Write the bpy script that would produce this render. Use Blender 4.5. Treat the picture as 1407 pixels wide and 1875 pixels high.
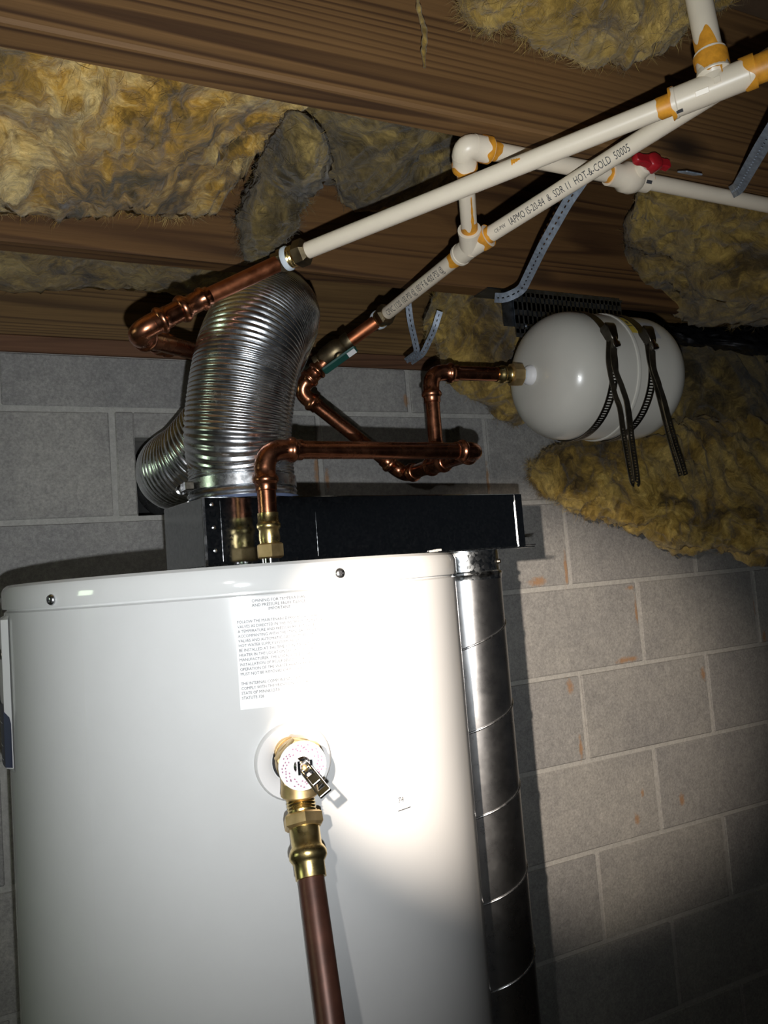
import bpy, bmesh, math, random
from mathutils import Vector as V, Matrix, noise
random.seed(7); noise.seed_set(11)
sc = bpy.context.scene
COL = sc.collection
for o in list(bpy.data.objects): bpy.data.objects.remove(o)

# ------------------------------------------------------------------ camera
F, YAW, PIT, ROL = 1446.0, .448086, .076723, -.07853
ZC = 1.50                                   # camera height above the dirt floor
FW = V((math.sin(YAW)*math.cos(PIT), math.cos(YAW)*math.cos(PIT), math.sin(PIT)))
R0 = V((math.cos(YAW), -math.sin(YAW), 0)); U0 = R0.cross(FW)
RT = R0*math.cos(ROL)+U0*math.sin(ROL); UP = U0*math.cos(ROL)-R0*math.sin(ROL)
CAM = V((0, 0, ZC))
cd = bpy.data.cameras.new('camera'); cam = bpy.data.objects.new('camera', cd); COL.objects.link(cam)
cd.sensor_fit = 'HORIZONTAL'; cd.sensor_width = 36; cd.lens = F/1407*36; cd.clip_start = .02
m = Matrix.Identity(4)
for i in range(3):
    m[i][0], m[i][1], m[i][2], m[i][3] = RT[i], UP[i], -FW[i], CAM[i]
cam.matrix_world = m
sc.camera = cam

# ------------------------------------------------------------------ light and exposure
sc.view_settings.view_transform = 'Standard'; sc.view_settings.look = 'None'
sc.view_settings.gamma = 1; sc.view_settings.use_curve_mapping = False
sc.view_settings.exposure = 0
w = bpy.data.worlds.new('dark_crawlspace'); sc.world = w; w.use_nodes = True
w.node_tree.nodes['Background'].inputs[0].default_value = (.75, .85, 1, 1)
w.node_tree.nodes['Background'].inputs[1].default_value = .012
def ray(x, y): return FW+RT*((x-703.5)/F)-UP*((y-937.5)/F)
def at(x, y, d): return CAM+ray(x, y)*d                     # image point at a depth along the view axis
def atY(x, y, Y): D = ray(x, y); return CAM+D*(Y/D.y)
def spot(name, loc, target, power, size, blend, radius, color):
    l = bpy.data.lights.new(name, 'SPOT'); l.energy = power; l.spot_size = math.radians(size); l.spot_blend = blend
    l.shadow_soft_size = radius; l.color = color
    o = bpy.data.objects.new(name, l); COL.objects.link(o); o.location = loc
    o.rotation_euler = (V(target)-V(loc)).to_track_quat('-Z', 'Y').to_euler()
    return o
# the phone's flash sits just under its lens; the hand-held torch is a hand's breadth to the left of it
spot('phone_flash', CAM-UP*.046+RT*.012+FW*.005, at(480, 670, 1.2), 27, 110, 1.0, .004, (.93, .97, 1))
TORCH = CAM-RT*.085+UP*.05+FW*.005
spot('hand_torch', TORCH, at(890, 1232, .8), 130, 32, .8, .006, (1, .86, .72))
spot('hand_torch_spill', TORCH, at(640, 1400, .8), 5, 78, 1, .006, (1, .96, .9))

# ------------------------------------------------------------------ mesh helpers
class MB:
    def __init__(s): s.v = []; s.f = []
    def add(s, vs, fs):
        b = len(s.v); s.v += [V(p) for p in vs]; s.f += [tuple(i+b for i in f) for f in fs]; return s
    def box(s, c, sz, ax=None):
        ax = ax or (V((1, 0, 0)), V((0, 1, 0)), V((0, 0, 1))); c = V(c); vs = []
        for k in (-1, 1):
            for j in (-1, 1):
                for i in (-1, 1):
                    vs.append(c+ax[0]*(i*sz[0]/2)+ax[1]*(j*sz[1]/2)+ax[2]*(k*sz[2]/2))
        return s.add(vs, [(0, 2, 3, 1), (4, 5, 7, 6), (0, 1, 5, 4), (2, 6, 7, 3), (0, 4, 6, 2), (1, 3, 7, 5)])
    def box2(s, a, b):
        a = V(a); b = V(b); return s.box((a+b)/2, (b-a))
    def rings(s, rings, cap0=True, cap1=True, closed=True):
        n = len(rings[0]); vs = [p for r in rings for p in r]; fs = []
        for i in range(len(rings)-1):
            for j in range(n if closed else n-1):
                k = (j+1) % n; fs.append((i*n+j, i*n+k, (i+1)*n+k, (i+1)*n+j))
        if cap0: fs.append(tuple(range(n-1, -1, -1)))
        if cap1: fs.append(tuple(range((len(rings)-1)*n, len(rings)*n)))
        return s.add(vs, fs)
    def lathe(s, P, d, prof, seg=28, cap0=True, cap1=True, ph=0):
        d = V(d).normalized(); a, b = frame(d); P = V(P)
        return s.rings([[P+d*t+(a*math.cos(ph+2*math.pi*j/seg)+b*math.sin(ph+2*math.pi*j/seg))*max(r, 1e-5) for j in range(seg)] for t, r in prof], cap0, cap1)
    def tube(s, path, r, seg=20, cap=True):
        path = [V(p) for p in path]; n = len(path)
        rr = r if isinstance(r, (list, tuple)) else [r]*n
        T = [(path[min(i+1, n-1)]-path[max(i-1, 0)]).normalized() for i in range(n)]
        a, b = frame(T[0]); rings = []
        for i in range(n):
            if i:
                q = T[i-1].rotation_difference(T[i]); a = q @ a; b = q @ b
            rings.append([path[i]+(a*math.cos(2*math.pi*j/seg)+b*math.sin(2*math.pi*j/seg))*rr[i] for j in range(seg)])
        return s.rings(rings, cap, cap)
def frame(d):
    d = V(d).normalized(); h = V((0, 0, 1)) if abs(d.z) < .9 else V((1, 0, 0))
    a = d.cross(h).normalized(); return a, d.cross(a)*-1
ORG = {}
def build(name, mb, mat, parent=None, smooth=40, bevel=0):
    org = ORG[parent.as_pointer()] if parent else V((0, 0, 0))
    me = bpy.data.meshes.new(name); me.from_pydata([tuple(p-org) for p in mb.v], [], mb.f)
    bm = bmesh.new(); bm.from_mesh(me); bmesh.ops.recalc_face_normals(bm, faces=bm.faces)
    if bevel: bmesh.ops.bevel(bm, geom=list(bm.edges), offset=bevel, segments=1, affect='EDGES', profile=.5)
    bm.to_mesh(me); bm.free()
    if smooth:
        me.polygons.foreach_set('use_smooth', [True]*len(me.polygons)); me.set_sharp_from_angle(angle=math.radians(smooth))
    me.materials.append(mat)
    o = bpy.data.objects.new(name, me); COL.objects.link(o)
    if parent: o.parent = parent
    ORG[o.as_pointer()] = org
    return o
KEEP = []
def tag(o, label=None, cat=None, group=None, kind=None):
    if label: o['label'] = label
    if cat: o['category'] = cat
    if group: o['group'] = group
    if kind: o['kind'] = kind
    return o
def thing(name, label, cat, loc, group=None):
    o = bpy.data.objects.new(name, None); COL.objects.link(o); o.location = loc; o.empty_display_size = .05
    ORG[o.as_pointer()] = V(loc); KEEP.append(o); return tag(o, label, cat, group)
def fillet(pts, R, n=8):
    pts = [V(p) for p in pts]; out = [pts[0]]
    for i in range(1, len(pts)-1):
        a = (pts[i-1]-pts[i]); b = (pts[i+1]-pts[i]); r = min(R, a.length*.48, b.length*.48)
        p = pts[i]+a.normalized()*r; q = pts[i]+b.normalized()*r
        for k in range(n+1):
            t = k/n; out.append(p*(1-t)**2+pts[i]*2*t*(1-t)+q*t*t)
    out.append(pts[-1]); return out
def catmull(pts, n=16):
    pts = [V(p) for p in pts]; P = [pts[0]*2-pts[1]]+pts+[pts[-1]*2-pts[-2]]; out = []
    for i in range(1, len(P)-2):
        for k in range(n):
            t = k/n; a, b, c, d = P[i-1], P[i], P[i+1], P[i+2]
            out.append(.5*((2*b)+(c-a)*t+(2*a-5*b+4*c-d)*t*t+(3*b-a-3*c+d)*t**3))
    out.append(pts[-1]); return out
def resample(pts, step):
    out = [pts[0]]; acc = 0
    for a, b in zip(pts, pts[1:]):
        L = (b-a).length; t = step-acc
        while t <= L: out.append(a.lerp(b, t/L)); t += step
        acc = L-(t-step)
    return out

# ------------------------------------------------------------------ materials
def node_mat(name):
    m = bpy.data.materials.new(name); m.use_nodes = True; nt = m.node_tree
    return m, nt, nt.nodes['Principled BSDF']
def N(nt, typ, **kw):
    n = nt.nodes.new(typ)
    for k, v in kw.items():
        if k[0] == 'i' and k[1:].isdigit(): n.inputs[int(k[1:])].default_value = v
        elif k in n.inputs and not hasattr(n, k): n.inputs[k].default_value = v
        else: setattr(n, k, v)
    return n
def ramp(nt, src, stops):
    r = nt.nodes.new('ShaderNodeValToRGB'); e = r.color_ramp.elements
    while len(e) < len(stops): e.new(.5)
    for x, (p, c) in zip(e, stops): x.position = p; x.color = (*c, 1) if len(c) == 3 else c
    nt.links.new(src, r.inputs[0]); return r.outputs[0]
def mixc(nt, fac, a, b, mode='MIX'):
    n = nt.nodes.new('ShaderNodeMix'); n.data_type = 'RGBA'; n.blend_type = mode
    for sock, v in ((n.inputs[0], fac), (n.inputs[6], a), (n.inputs[7], b)):
        if hasattr(v, 'links'): nt.links.new(v, sock)
        elif isinstance(v, (int, float)): sock.default_value = v
        else: sock.default_value = (*v, 1)
    return n.outputs[2]
def noise_tex(nt, vec, scale, detail=4, rough=.6, dist=0):
    n = N(nt, 'ShaderNodeTexNoise'); n.inputs['Scale'].default_value = scale; n.inputs['Detail'].default_value = detail
    n.inputs['Roughness'].default_value = rough; n.inputs['Distortion'].default_value = dist
    nt.links.new(vec, n.inputs['Vector']); return n.outputs[0]
def world_pos(nt, sc=(1, 1, 1), rot=(0, 0, 0), loc=(0, 0, 0)):
    g = nt.nodes.new('ShaderNodeNewGeometry'); mp = nt.nodes.new('ShaderNodeMapping')
    mp.inputs['Scale'].default_value = sc; mp.inputs['Rotation'].default_value = rot; mp.inputs['Location'].default_value = loc
    nt.links.new(g.outputs['Position'], mp.inputs[0]); return mp.outputs[0]
def bump(nt, bs, h, strength, dist):
    b = nt.nodes.new('ShaderNodeBump'); b.inputs['Strength'].default_value = strength; b.inputs['Distance'].default_value = dist
    nt.links.new(h, b.inputs['Height']); nt.links.new(b.outputs[0], bs.inputs['Normal'])
def plain(name, col, rough=.5, metal=0, coat=0, var=.12, scale=40, bmp=0):
    m, nt, bs = node_mat(name); p = world_pos(nt)
    n = noise_tex(nt, p, scale, 5)
    c = ramp(nt, n, [(.3, tuple(x*(1-var) for x in col)), (.7, tuple(min(1, x*(1+var)) for x in col))])
    nt.links.new(c, bs.inputs['Base Color']); bs.inputs['Roughness'].default_value = rough; bs.inputs['Metallic'].default_value = metal
    bs.inputs['Coat Weight'].default_value = coat; bs.inputs['Coat Roughness'].default_value = .08
    if bmp: bump(nt, bs, n, .4, bmp)
    return m
def metal(name, c1, c2, r1, r2, scale, spangle=False, bmp=0):
    m, nt, bs = node_mat(name); p = world_pos(nt)
    if spangle:
        v = nt.nodes.new('ShaderNodeTexVoronoi'); v.inputs['Scale'].default_value = scale; nt.links.new(p, v.inputs['Vector']); s = v.outputs['Color']
        n2 = noise_tex(nt, p, scale*.25, 4); s = mixc(nt, .5, s, n2)
    else: s = noise_tex(nt, p, scale, 6, .65)
    nt.links.new(ramp(nt, s, [(.3, c1), (.7, c2)]), bs.inputs['Base Color'])
    mr = nt.nodes.new('ShaderNodeMapRange'); mr.inputs[1].default_value = .3; mr.inputs[2].default_value = .7; mr.inputs[3].default_value = r1; mr.inputs[4].default_value = r2
    nt.links.new(s, mr.inputs[0]); nt.links.new(mr.outputs[0], bs.inputs['Roughness']); bs.inputs['Metallic'].default_value = 1
    if bmp: bump(nt, bs, s, .3, bmp)
    return m

def wood(name, dark, light, seed, knots=True):
    m, nt, bs = node_mat(name)
    p = world_pos(nt, (1, 1, 1), (0, .012, .01), (seed*3.1, seed*.07, seed*.03))
    lo = N(nt, 'ShaderNodeMapping'); lo.inputs['Scale'].default_value = (1.3, 6, 6); nt.links.new(p, lo.inputs[0])
    big = noise_tex(nt, lo.outputs[0], 1.3, 2, .5)
    # growth rings: contour lines of a long smooth field, so cut faces show long arches
    sc1 = N(nt, 'ShaderNodeMapping'); sc1.inputs['Scale'].default_value = (.26, 8.5, 8.5); nt.links.new(p, sc1.inputs[0])
    fld = noise_tex(nt, sc1.outputs[0], 1, 2, .35, .12)
    mu = N(nt, 'ShaderNodeMath', operation='MULTIPLY'); mu.inputs[1].default_value = 24; nt.links.new(fld, mu.inputs[0])
    fr_ = N(nt, 'ShaderNodeMath', operation='FRACT'); nt.links.new(mu.outputs[0], fr_.inputs[0])
    fine = N(nt, 'ShaderNodeMapping'); fine.inputs['Scale'].default_value = (5, 230, 230); nt.links.new(p, fine.inputs[0])
    fib = noise_tex(nt, fine.outputs[0], 1, 4, .7)
    md = tuple((a_*.3+b_*.7) for a_, b_ in zip(dark, light))
    c = ramp(nt, fr_.outputs[0], [(0, light), (.5, tuple(a_*.2+b_*.8 for a_, b_ in zip(dark, light))), (.76, dark), (.86, dark), (1, light)])
    c = mixc(nt, ramp(nt, big, [(.35, (.05, .05, .05)), (.65, (.75, .75, .75))]), c, md)
    c = mixc(nt, .55, c, ramp(nt, fib, [(.3, (.6, .56, .52)), (.7, (1.15, 1.12, 1.1))]), 'MULTIPLY')
    c = mixc(nt, .8, c, ramp(nt, big, [(.3, (.66, .6, .55)), (.65, (1.1, 1.05, 1))]), 'MULTIPLY')
    if knots:
        ks = N(nt, 'ShaderNodeMapping'); ks.inputs['Scale'].default_value = (2.2, 5, 5); nt.links.new(p, ks.inputs[0])
        vo = N(nt, 'ShaderNodeTexVoronoi'); vo.inputs['Scale'].default_value = 1; nt.links.new(ks.outputs[0], vo.inputs['Vector'])
        k = ramp(nt, vo.outputs['Distance'], [(.05, (1, 1, 1)), (.13, (0, 0, 0))])
        c = mixc(nt, k, c, tuple(x*.28 for x in dark))
    nt.links.new(c, bs.inputs['Base Color']); bs.inputs['Roughness'].default_value = .72
    bump(nt, bs, fib, .22, .001)
    return m

def insul(name, c_dark, c_mid, c_light, bias=0):
    m, nt, bs = node_mat(name)
    p0 = world_pos(nt)
    # swirl the coordinates so the stretched fibre noise runs in curls
    wn = N(nt, 'ShaderNodeTexNoise'); wn.inputs['Scale'].default_value = 9; wn.inputs['Detail'].default_value = 3; nt.links.new(p0, wn.inputs['Vector'])
    vm = N(nt, 'ShaderNodeVectorMath', operation='MULTIPLY_ADD'); vm.inputs[1].default_value = (.16, .16, .16); nt.links.new(wn.outputs['Color'], vm.inputs[0]); nt.links.new(p0, vm.inputs[2]); p = vm.outputs[0]
    a = noise_tex(nt, p, 8, 6, .68, .6); b = noise_tex(nt, p, 30, 6, .72, .8)
    st = N(nt, 'ShaderNodeMapping'); st.inputs['Scale'].default_value = (26, 170, 120); st.inputs['Rotation'].default_value = (.3, .5, .4); nt.links.new(p, st.inputs[0])
    f = noise_tex(nt, st.outputs[0], 1, 6, .75, .6)
    c = ramp(nt, a, [(.38-bias, c_dark), (.5-bias, c_mid), (.63-bias, c_light)])
    c = mixc(nt, .8, c, ramp(nt, b, [(.34, (.30, .26, .20)), (.5, (.9, .87, .8)), (.7, (1.4, 1.35, 1.25))]), 'MULTIPLY')
    c = mixc(nt, .7, c, ramp(nt, f, [(.34, (.5, .48, .42)), (.68, (1.4, 1.38, 1.3))]), 'MULTIPLY')
    nt.links.new(c, bs.inputs['Base Color']); bs.inputs['Roughness'].default_value = .9
    bs.inputs['Specular IOR Level'].default_value = .15
    bs.inputs['Sheen Weight'].default_value = .25
    bump(nt, bs, mixc(nt, .5, b, f), .6, .006)
    return m

def block_mat(name, cap=False):
    m, nt, bs = node_mat(name); p = world_pos(nt)
    a = noise_tex(nt, p, 4, 4, .6); b = noise_tex(nt, p, 190, 3, .8); g = noise_tex(nt, p, 45, 5, .7)
    c = ramp(nt, b, [(.3, (.275, .27, .264)), (.5, (.37, .362, .35)), (.72, (.48, .468, .45))])
    c = mixc(nt, .7, c, ramp(nt, a, [(.3, (.72, .72, .74)), (.7, (1.2, 1.18, 1.13))]), 'MULTIPLY')
    c = mixc(nt, .5, c, ramp(nt, g, [(.3, (.75, .75, .75)), (.7, (1.2, 1.2, 1.2))]), 'MULTIPLY')
    oi = nt.nodes.new('ShaderNodeObjectInfo')
    c = mixc(nt, .55, c, ramp(nt, oi.outputs['Random'], [(0, (.86, .86, .88)), (1, (1.14, 1.12, 1.08))]), 'MULTIPLY')
    nt.links.new(stains(nt, c), bs.inputs['Base Color']); bs.inputs['Roughness'].default_value = .93
    bump(nt, bs, mixc(nt, .4, b, g), .55, .003)
    return m
STAINS = []        # clay smears on the blocks: (point, half width, half height)
for x, y, w_, h_ in ((985, 1065, 26, 12), (1036, 1040, 5, 40), (1155, 1076, 12, 6), (1166, 1120, 5, 34), (1150, 1208, 34, 7), (1043, 1258, 10, 18),
                     (1064, 1370, 5, 26), (1288, 1235, 9, 16), (1168, 1500, 8, 15), (1178, 1452, 5, 10), (1400, 1165, 8, 16), (1383, 1110, 4, 30),
                     (1250, 1465, 8, 14), (580, 860, 6, 50), (895, 880, 5, 40), (600, 880, 5, 22), (270, 905, 14, 7), (745, 735, 7, 16)):
    P = atY(x, y, 1.508); k = .0014; STAINS.append((P, w_*k*.75, h_*k*.75))
def stains(nt, c):
    p = world_pos(nt); nz = noise_tex(nt, p, 60, 4, .7); acc = None
    for P, a, b in STAINS:
        mp = nt.nodes.new('ShaderNodeMapping'); mp.vector_type = 'POINT'
        mp.inputs['Scale'].default_value = (1/a, 0, 1/b); mp.inputs['Location'].default_value = (-P.x/a, 0, -P.z/b)
        g = nt.nodes.new('ShaderNodeNewGeometry'); nt.links.new(g.outputs['Position'], mp.inputs[0])
        le = nt.nodes.new('ShaderNodeVectorMath'); le.operation = 'LENGTH'; nt.links.new(mp.outputs[0], le.inputs[0])
        if acc is None: acc = le.outputs['Value']
        else:
            mi = nt.nodes.new('ShaderNodeMath'); mi.operation = 'MINIMUM'; nt.links.new(acc, mi.inputs[0]); nt.links.new(le.outputs['Value'], mi.inputs[1]); acc = mi.outputs[0]
    ad = nt.nodes.new('ShaderNodeMath'); ad.operation = 'MULTIPLY_ADD'; ad.inputs[1].default_value = 2.2; nt.links.new(nz, ad.inputs[0]); nt.links.new(acc, ad.inputs[2])
    k = ramp(nt, ad.outputs[0], [(0, (.8, .8, .8)), (1, (0, 0, 0))])
    mr = nt.nodes.new('ShaderNodeMapRange'); mr.inputs[1].default_value = 1.45; mr.inputs[2].default_value = 2.25; mr.inputs[3].default_value = .75; mr.inputs[4].default_value = 0
    nt.links.new(ad.outputs[0], mr.inputs[0])
    return mixc(nt, mr.outputs[0], c, (.42, .215, .085))

M = {}
M['block'] = block_mat('concrete_block')
m_, nt_, bs_ = node_mat('mortar'); p_ = world_pos(nt_); n_ = noise_tex(nt_, p_, 120, 5, .75)
nt_.links.new(stains(nt_, ramp(nt_, n_, [(.3, (.40, .39, .365)), (.7, (.58, .565, .53))])), bs_.inputs['Base Color']); bs_.inputs['Roughness'].default_value = .95; bump(nt_, bs_, n_, .6, .003); M['mortar'] = m_
M['dirt'] = plain('dirt', (.10, .07, .05), .95, 0, 0, .4, 12, .02)
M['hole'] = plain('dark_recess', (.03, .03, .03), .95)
M['joist'] = wood('joist_wood', (.085, .040, .014), (.27, .150, .054), 1)
M['joist2'] = wood('joist_wood_knotty', (.07, .030, .010), (.225, .118, .040), 2)
M['sill'] = wood('sill_wood', (.10, .045, .022), (.20, .10, .052), 3, False)
M['rim'] = wood('rim_wood', (.10, .055, .02), (.27, .165, .06), 4, False)
M['ply'] = plain('subfloor', (.13, .08, .045), .85, 0, 0, .3, 9)
M['enamel'] = plain('white_enamel', (.66, .66, .655), .13, 0, .2, .012, 30)
M['enamel_lid'] = plain('white_enamel_lid', (.66, .66, .65), .07, 0, .3, .012, 30)
M['exptank'] = plain('off_white_paint', (.62, .595, .53), .25, 0, .3, .02, 30)
M['galv'] = metal('galvanised', (.46, .49, .51), (.66, .69, .71), .16, .3, 220, True)
M['galvbox'] = metal('galvanised_sheet', (.40, .42, .44), (.50, .52, .54), .10, .17, 300, True)
M['galvedge'] = metal('galvanised_edge', (.7, .72, .74), (.85, .86, .88), .2, .35, 90)
M['spiral'] = metal('spiral_steel', (.50, .50, .51), (.56, .56, .56), .26, .31, 40)
M['alu'] = metal('aluminium', (.66, .68, .71), (.80, .82, .85), .2, .3, 60)
M['copper'] = metal('copper', (.36, .135, .07), (.56, .23, .125), .2, .34, 45)
M['oldcopper'] = metal('dull_copper', (.36, .115, .05), (.50, .19, .09), .36, .55, 60)
M['brass'] = metal('brass', (.62, .46, .18), (.80, .63, .30), .22, .36, 60)
M['brassraw'] = metal('cast_brass', (.62, .44, .20), (.76, .57, .30), .42, .55, 70)
M['brassdull'] = metal('tarnished_brass', (.16, .125, .075), (.28, .22, .13), .36, .5, 70)
M['chrome'] = metal('chrome', (.7, .71, .73), (.85, .86, .88), .08, .16, 40)
M['strap'] = plain('strap_zinc', (.26, .30, .36), .5, .25, 0, .35, 120)
M['pipebrown'] = plain('weathered_copper', (.085, .034, .022), .42, .4, 0, .3, 50)
M['tail'] = metal('band_tail_steel', (.15, .13, .095), (.25, .215, .16), .4, .55, 80)
M['band'] = metal('band_steel', (.09, .08, .065), (.16, .145, .12), .3, .45, 80)
M['cpvc'] = plain('cpvc', (.88, .77, .61), .36, 0, 0, .03, 25)
M['primer'] = plain('orange_primer', (.80, .33, .03), .45, 0, 0, .35, 60)
M['tape'] = plain('thread_tape', (.68, .75, .80), .6)
M['black'] = plain('black_print', (.05, .05, .055), .7)
M['grey_print'] = plain('grey_print', (.035, .035, .04), .7)
M['foam'] = plain('black_foam', (.02, .02, .022), .8)
M['sticker'] = plain('paper_label', (.83, .83, .83), .5, 0, 0, .01)
M['blue'] = plain('dark_blue_label', (.035, .04, .075), .4)
M['yellow'] = plain('yellow_label', (.62, .46, .06), .5)
M['grey_label'] = plain('grey_label', (.42, .42, .44), .5)
M['red'] = plain('red_plastic', (.42, .015, .022), .35)
M['green'] = plain('green_paint', (.012, .07, .055), .45)
M['plastic'] = plain('white_plastic', (.82, .80, .79), .4, 0, 0, .01)
M['purple'] = plain('mauve_print', (.26, .13, .21), .6)
M['insul'] = insul('yellow_glass_wool', (.10, .068, .028), (.36, .24, .06), (.56, .41, .14), .03)
M['insul_pale'] = insul('pale_glass_wool', (.10, .072, .028), (.46, .27, .05), (.86, .66, .30), .015)
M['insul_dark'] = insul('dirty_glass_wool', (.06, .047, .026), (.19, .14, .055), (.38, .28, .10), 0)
M['insul_brown'] = insul('brown_glass_wool', (.09, .06, .025), (.30, .205, .06), (.50, .36, .11), .02)
M['bracket'] = metal('bracket_steel', (.16, .18, .21), (.28, .31, .35), .35, .5, 90)
M['debris'] = metal('dark_foil', (.05, .05, .055), (.16, .16, .17), .35, .6, 20)

# ------------------------------------------------------------------ the setting
WY = 1.508; B, H = .4064, .2032; J = .010
Z0 = ZC+.340; X0 = .1833; TOPW = ZC+.441
XL, XR = -2.6, 4.6
hole = (atY(250, 870, WY).x, atY(250, 870, WY).x+.215, Z0-H+.004, atY(290, 800, WY).z)
wall = MB()
my = WY+.004
wall.box2((XL, my, -.05), (hole[0]-.0, WY+.2, TOPW)); wall.box2((hole[1], my, -.05), (XR, WY+.2, TOPW))
wall.box2((hole[0], my, -.05), (hole[1], WY+.2, hole[2])); wall.box2((hole[0], my, hole[3]), (hole[1], WY+.2, TOPW))
wall_o = tag(build('wall_back', wall, M['mortar'], None, 0), 'grey concrete block wall behind the white water heater', 'wall', None, 'structure'); KEEP.append(wall_o)
bl_mesh = {}
def block(x0, x1, z0, z1):
    w_, h_ = round(x1-x0, 4), round(z1-z0, 4); key = (w_, h_, random.randrange(3))
    c = V(((x0+x1)/2, WY+.03, (z0+z1)/2))
    if key not in bl_mesh:
        mb = MB().box((0, 0, 0), (w_, .06, h_)); o = build('block', mb, M['block'], None, 30, .0022)
        bm = bmesh.new(); bm.from_mesh(o.data)
        for v in bm.verts: v.co += V((random.uniform(-1, 1), random.uniform(-.4, .4), random.uniform(-1, 1)))*.0011
        bm.to_mesh(o.data); bm.free(); bl_mesh[key] = o.data; 
    else:
        o = bpy.data.objects.new('block', bl_mesh[key]); COL.objects.link(o)
    o.parent = wall_o; o.location = c+V((0, random.uniform(-.001, .0012), 0)); o.rotation_euler = (random.uniform(-.003, .003), 0, random.uniform(-.003, .003))
for s in range(-7, 11):                                      # low cap course under the sill
    x0 = .808+B*s; block(x0+J/2-.0, x0+B-J/2, Z0+J/2, TOPW-.001)
for row in range(0, 9):
    zt = Z0-H*row-J/2; zb = Z0-H*(row+1)+J/2
    if zb < 0: zb = max(zb, -.03)
    if zt < .02: break
    for s in range(-7, 11):
        x0 = X0+B*(s+(.5 if row % 2 else 0))+J/2; x1 = x0+B-J
        if row == 0 and x0 < hole[0] < x1:
            block(x0, hole[0], zb, zt); block(hole[1], x1, zb, zt); block(hole[0], hole[1], hole[3], zt)
        else: block(x0, x1, zb, zt)
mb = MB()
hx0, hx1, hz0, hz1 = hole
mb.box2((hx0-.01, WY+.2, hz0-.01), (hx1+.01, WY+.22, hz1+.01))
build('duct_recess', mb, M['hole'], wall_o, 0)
tag(build('floor', MB().box2((XL-2, -4, -.2), (XR, WY+.2, 0)), M['dirt'], None, 0), 'bare brown dirt floor of the crawlspace', 'floor', None, 'structure')
SUB = ZC+.475+.235
tag(build('ceiling', MB().box2((XL-2, -4, SUB), (XR, WY+.25, SUB+.02)), M['ply'], None, 0), 'dark wooden subfloor above the joists', 'ceiling', None, 'structure')
# left wall with the small foundation window whose daylight shows on the heater
LX = -4.3; wy0, wy1, wz0, wz1 = .48, 1.14, ZC+.05, ZC+.69
lw = MB(); lw.box2((LX-.2, -4, 0), (LX, wy0, SUB)); lw.box2((LX-.2, wy1, 0), (LX, WY+.2, SUB)); lw.box2((LX-.2, wy0, 0), (LX, wy1, wz0)); lw.box2((LX-.2, wy0, wz1), (LX, wy1, SUB))
tag(build('wall_left', lw, M['mortar'], None, 0), 'far crawlspace wall with a narrow foundation window', 'wall', None, 'structure')
lw2 = MB(); lw2.box2((LX, WY, 0), (XL, WY+.2, TOPW))
tag(build('wall_back_end', lw2, M['mortar'], None, 0), 'far left end of the grey block wall', 'wall', None, 'structure')
mdl, ntd, bsd = node_mat('daylight_pane'); bsd.inputs['Base Color'].default_value = (.3, .4, .2, 1)
bsd.inputs['Emission Color'].default_value = (.80, 1, .70, 1); bsd.inputs['Emission Strength'].default_value = 9
win = tag(build('window_1', MB().box2((LX-.12, wy0, wz0), (LX-.11, wy1, wz1)), mdl, None, 0), 'narrow foundation window with green daylight', 'window', None, 'structure'); KEEP.append(win)
fr = MB(); ft = .018
fr.box2((LX-.11, wy0, wz0), (LX-.06, wy0+ft, wz1)); fr.box2((LX-.11, wy1-ft, wz0), (LX-.06, wy1, wz1)); fr.box2((LX-.11, wy0, wz0), (LX-.06, wy1, wz0+ft)); fr.box2((LX-.11, wy0, wz1-ft), (LX-.06, wy1, wz1))
build('window_frame', fr, M['plastic'], win, 0)
# sill plate and band joist on top of the wall
tag(build('trim_1', MB().box2((XL, WY-.006, TOPW), (XR, WY+.14, TOPW+.030)), M['sill'], None, 30, .002), 'reddish brown sill plate lying on the block wall', 'sill plate', None, 'structure')
tag(build('trim_2', MB().box2((XL, WY+.002, TOPW+.0305), (XR, WY+.04, SUB-.002)), M['rim'], None, 30, .002), 'light brown band joist standing on the sill plate', 'band joist', None, 'structure')
JB = ZC+.475
def joist(y1, mat, label):
    mb = MB().box2((XL, y1-.038, JB), (XR, y1, SUB-.001)); o = build('floor_joist', mb, mat, None, 30, .003)
    tag(o, label, 'joist', 'floor joists')
joist(.712, M['joist'], 'wide brown floor joist with the red-handled plastic valve hanging under it')
joist(1.150, M['joist2'], 'knotty brown floor joist above the white expansion tank')

# ------------------------------------------------------------------ water heater
TC = V((.2785, 1.036, 0)); TR = .286; TT = ZC+.019
def on_tank(x, y, r=TR):
    D = ray(x, y); a = D.x*D.x+D.y*D.y; b = -2*(D.x*TC.x+D.y*TC.y); c = TC.x**2+TC.y**2-r*r
    t = (-b-math.sqrt(max(0, b*b-4*a*c)))/2/a; P = CAM+D*t; return math.atan2(P.y-TC.y, P.x-TC.x), P.z
def tp(th, z, r=TR): return V((TC.x+r*math.cos(th), TC.y+r*math.sin(th), z))
wh = thing('water_heater', 'tall white water heater tank standing against the block wall', 'water heater', (TC.x, TC.y, 0))
SEAMZ = TT-.027
build('jacket', MB().lathe((TC.x, TC.y, 0), (0, 0, 1), [(.03, TR-.01), (.032, TR-.001), (SEAMZ-.004, TR-.001), (SEAMZ-.002, TR-.004), (SEAMZ+.01, TR-.004)], 128), M['enamel'], wh, 30)
build('top_cap', MB().lathe((TC.x, TC.y, 0), (0, 0, 1), [(SEAMZ, TR-.003), (SEAMZ, TR+.0005), (SEAMZ+.002, TR+.001), (TT-.008, TR+.001), (TT-.003, TR-.001), (TT, TR-.005), (TT, TR-.03), (TT-.004, TR-.034), (TT-.004, .01)], 128), M['enamel_lid'], wh, 30)
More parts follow.
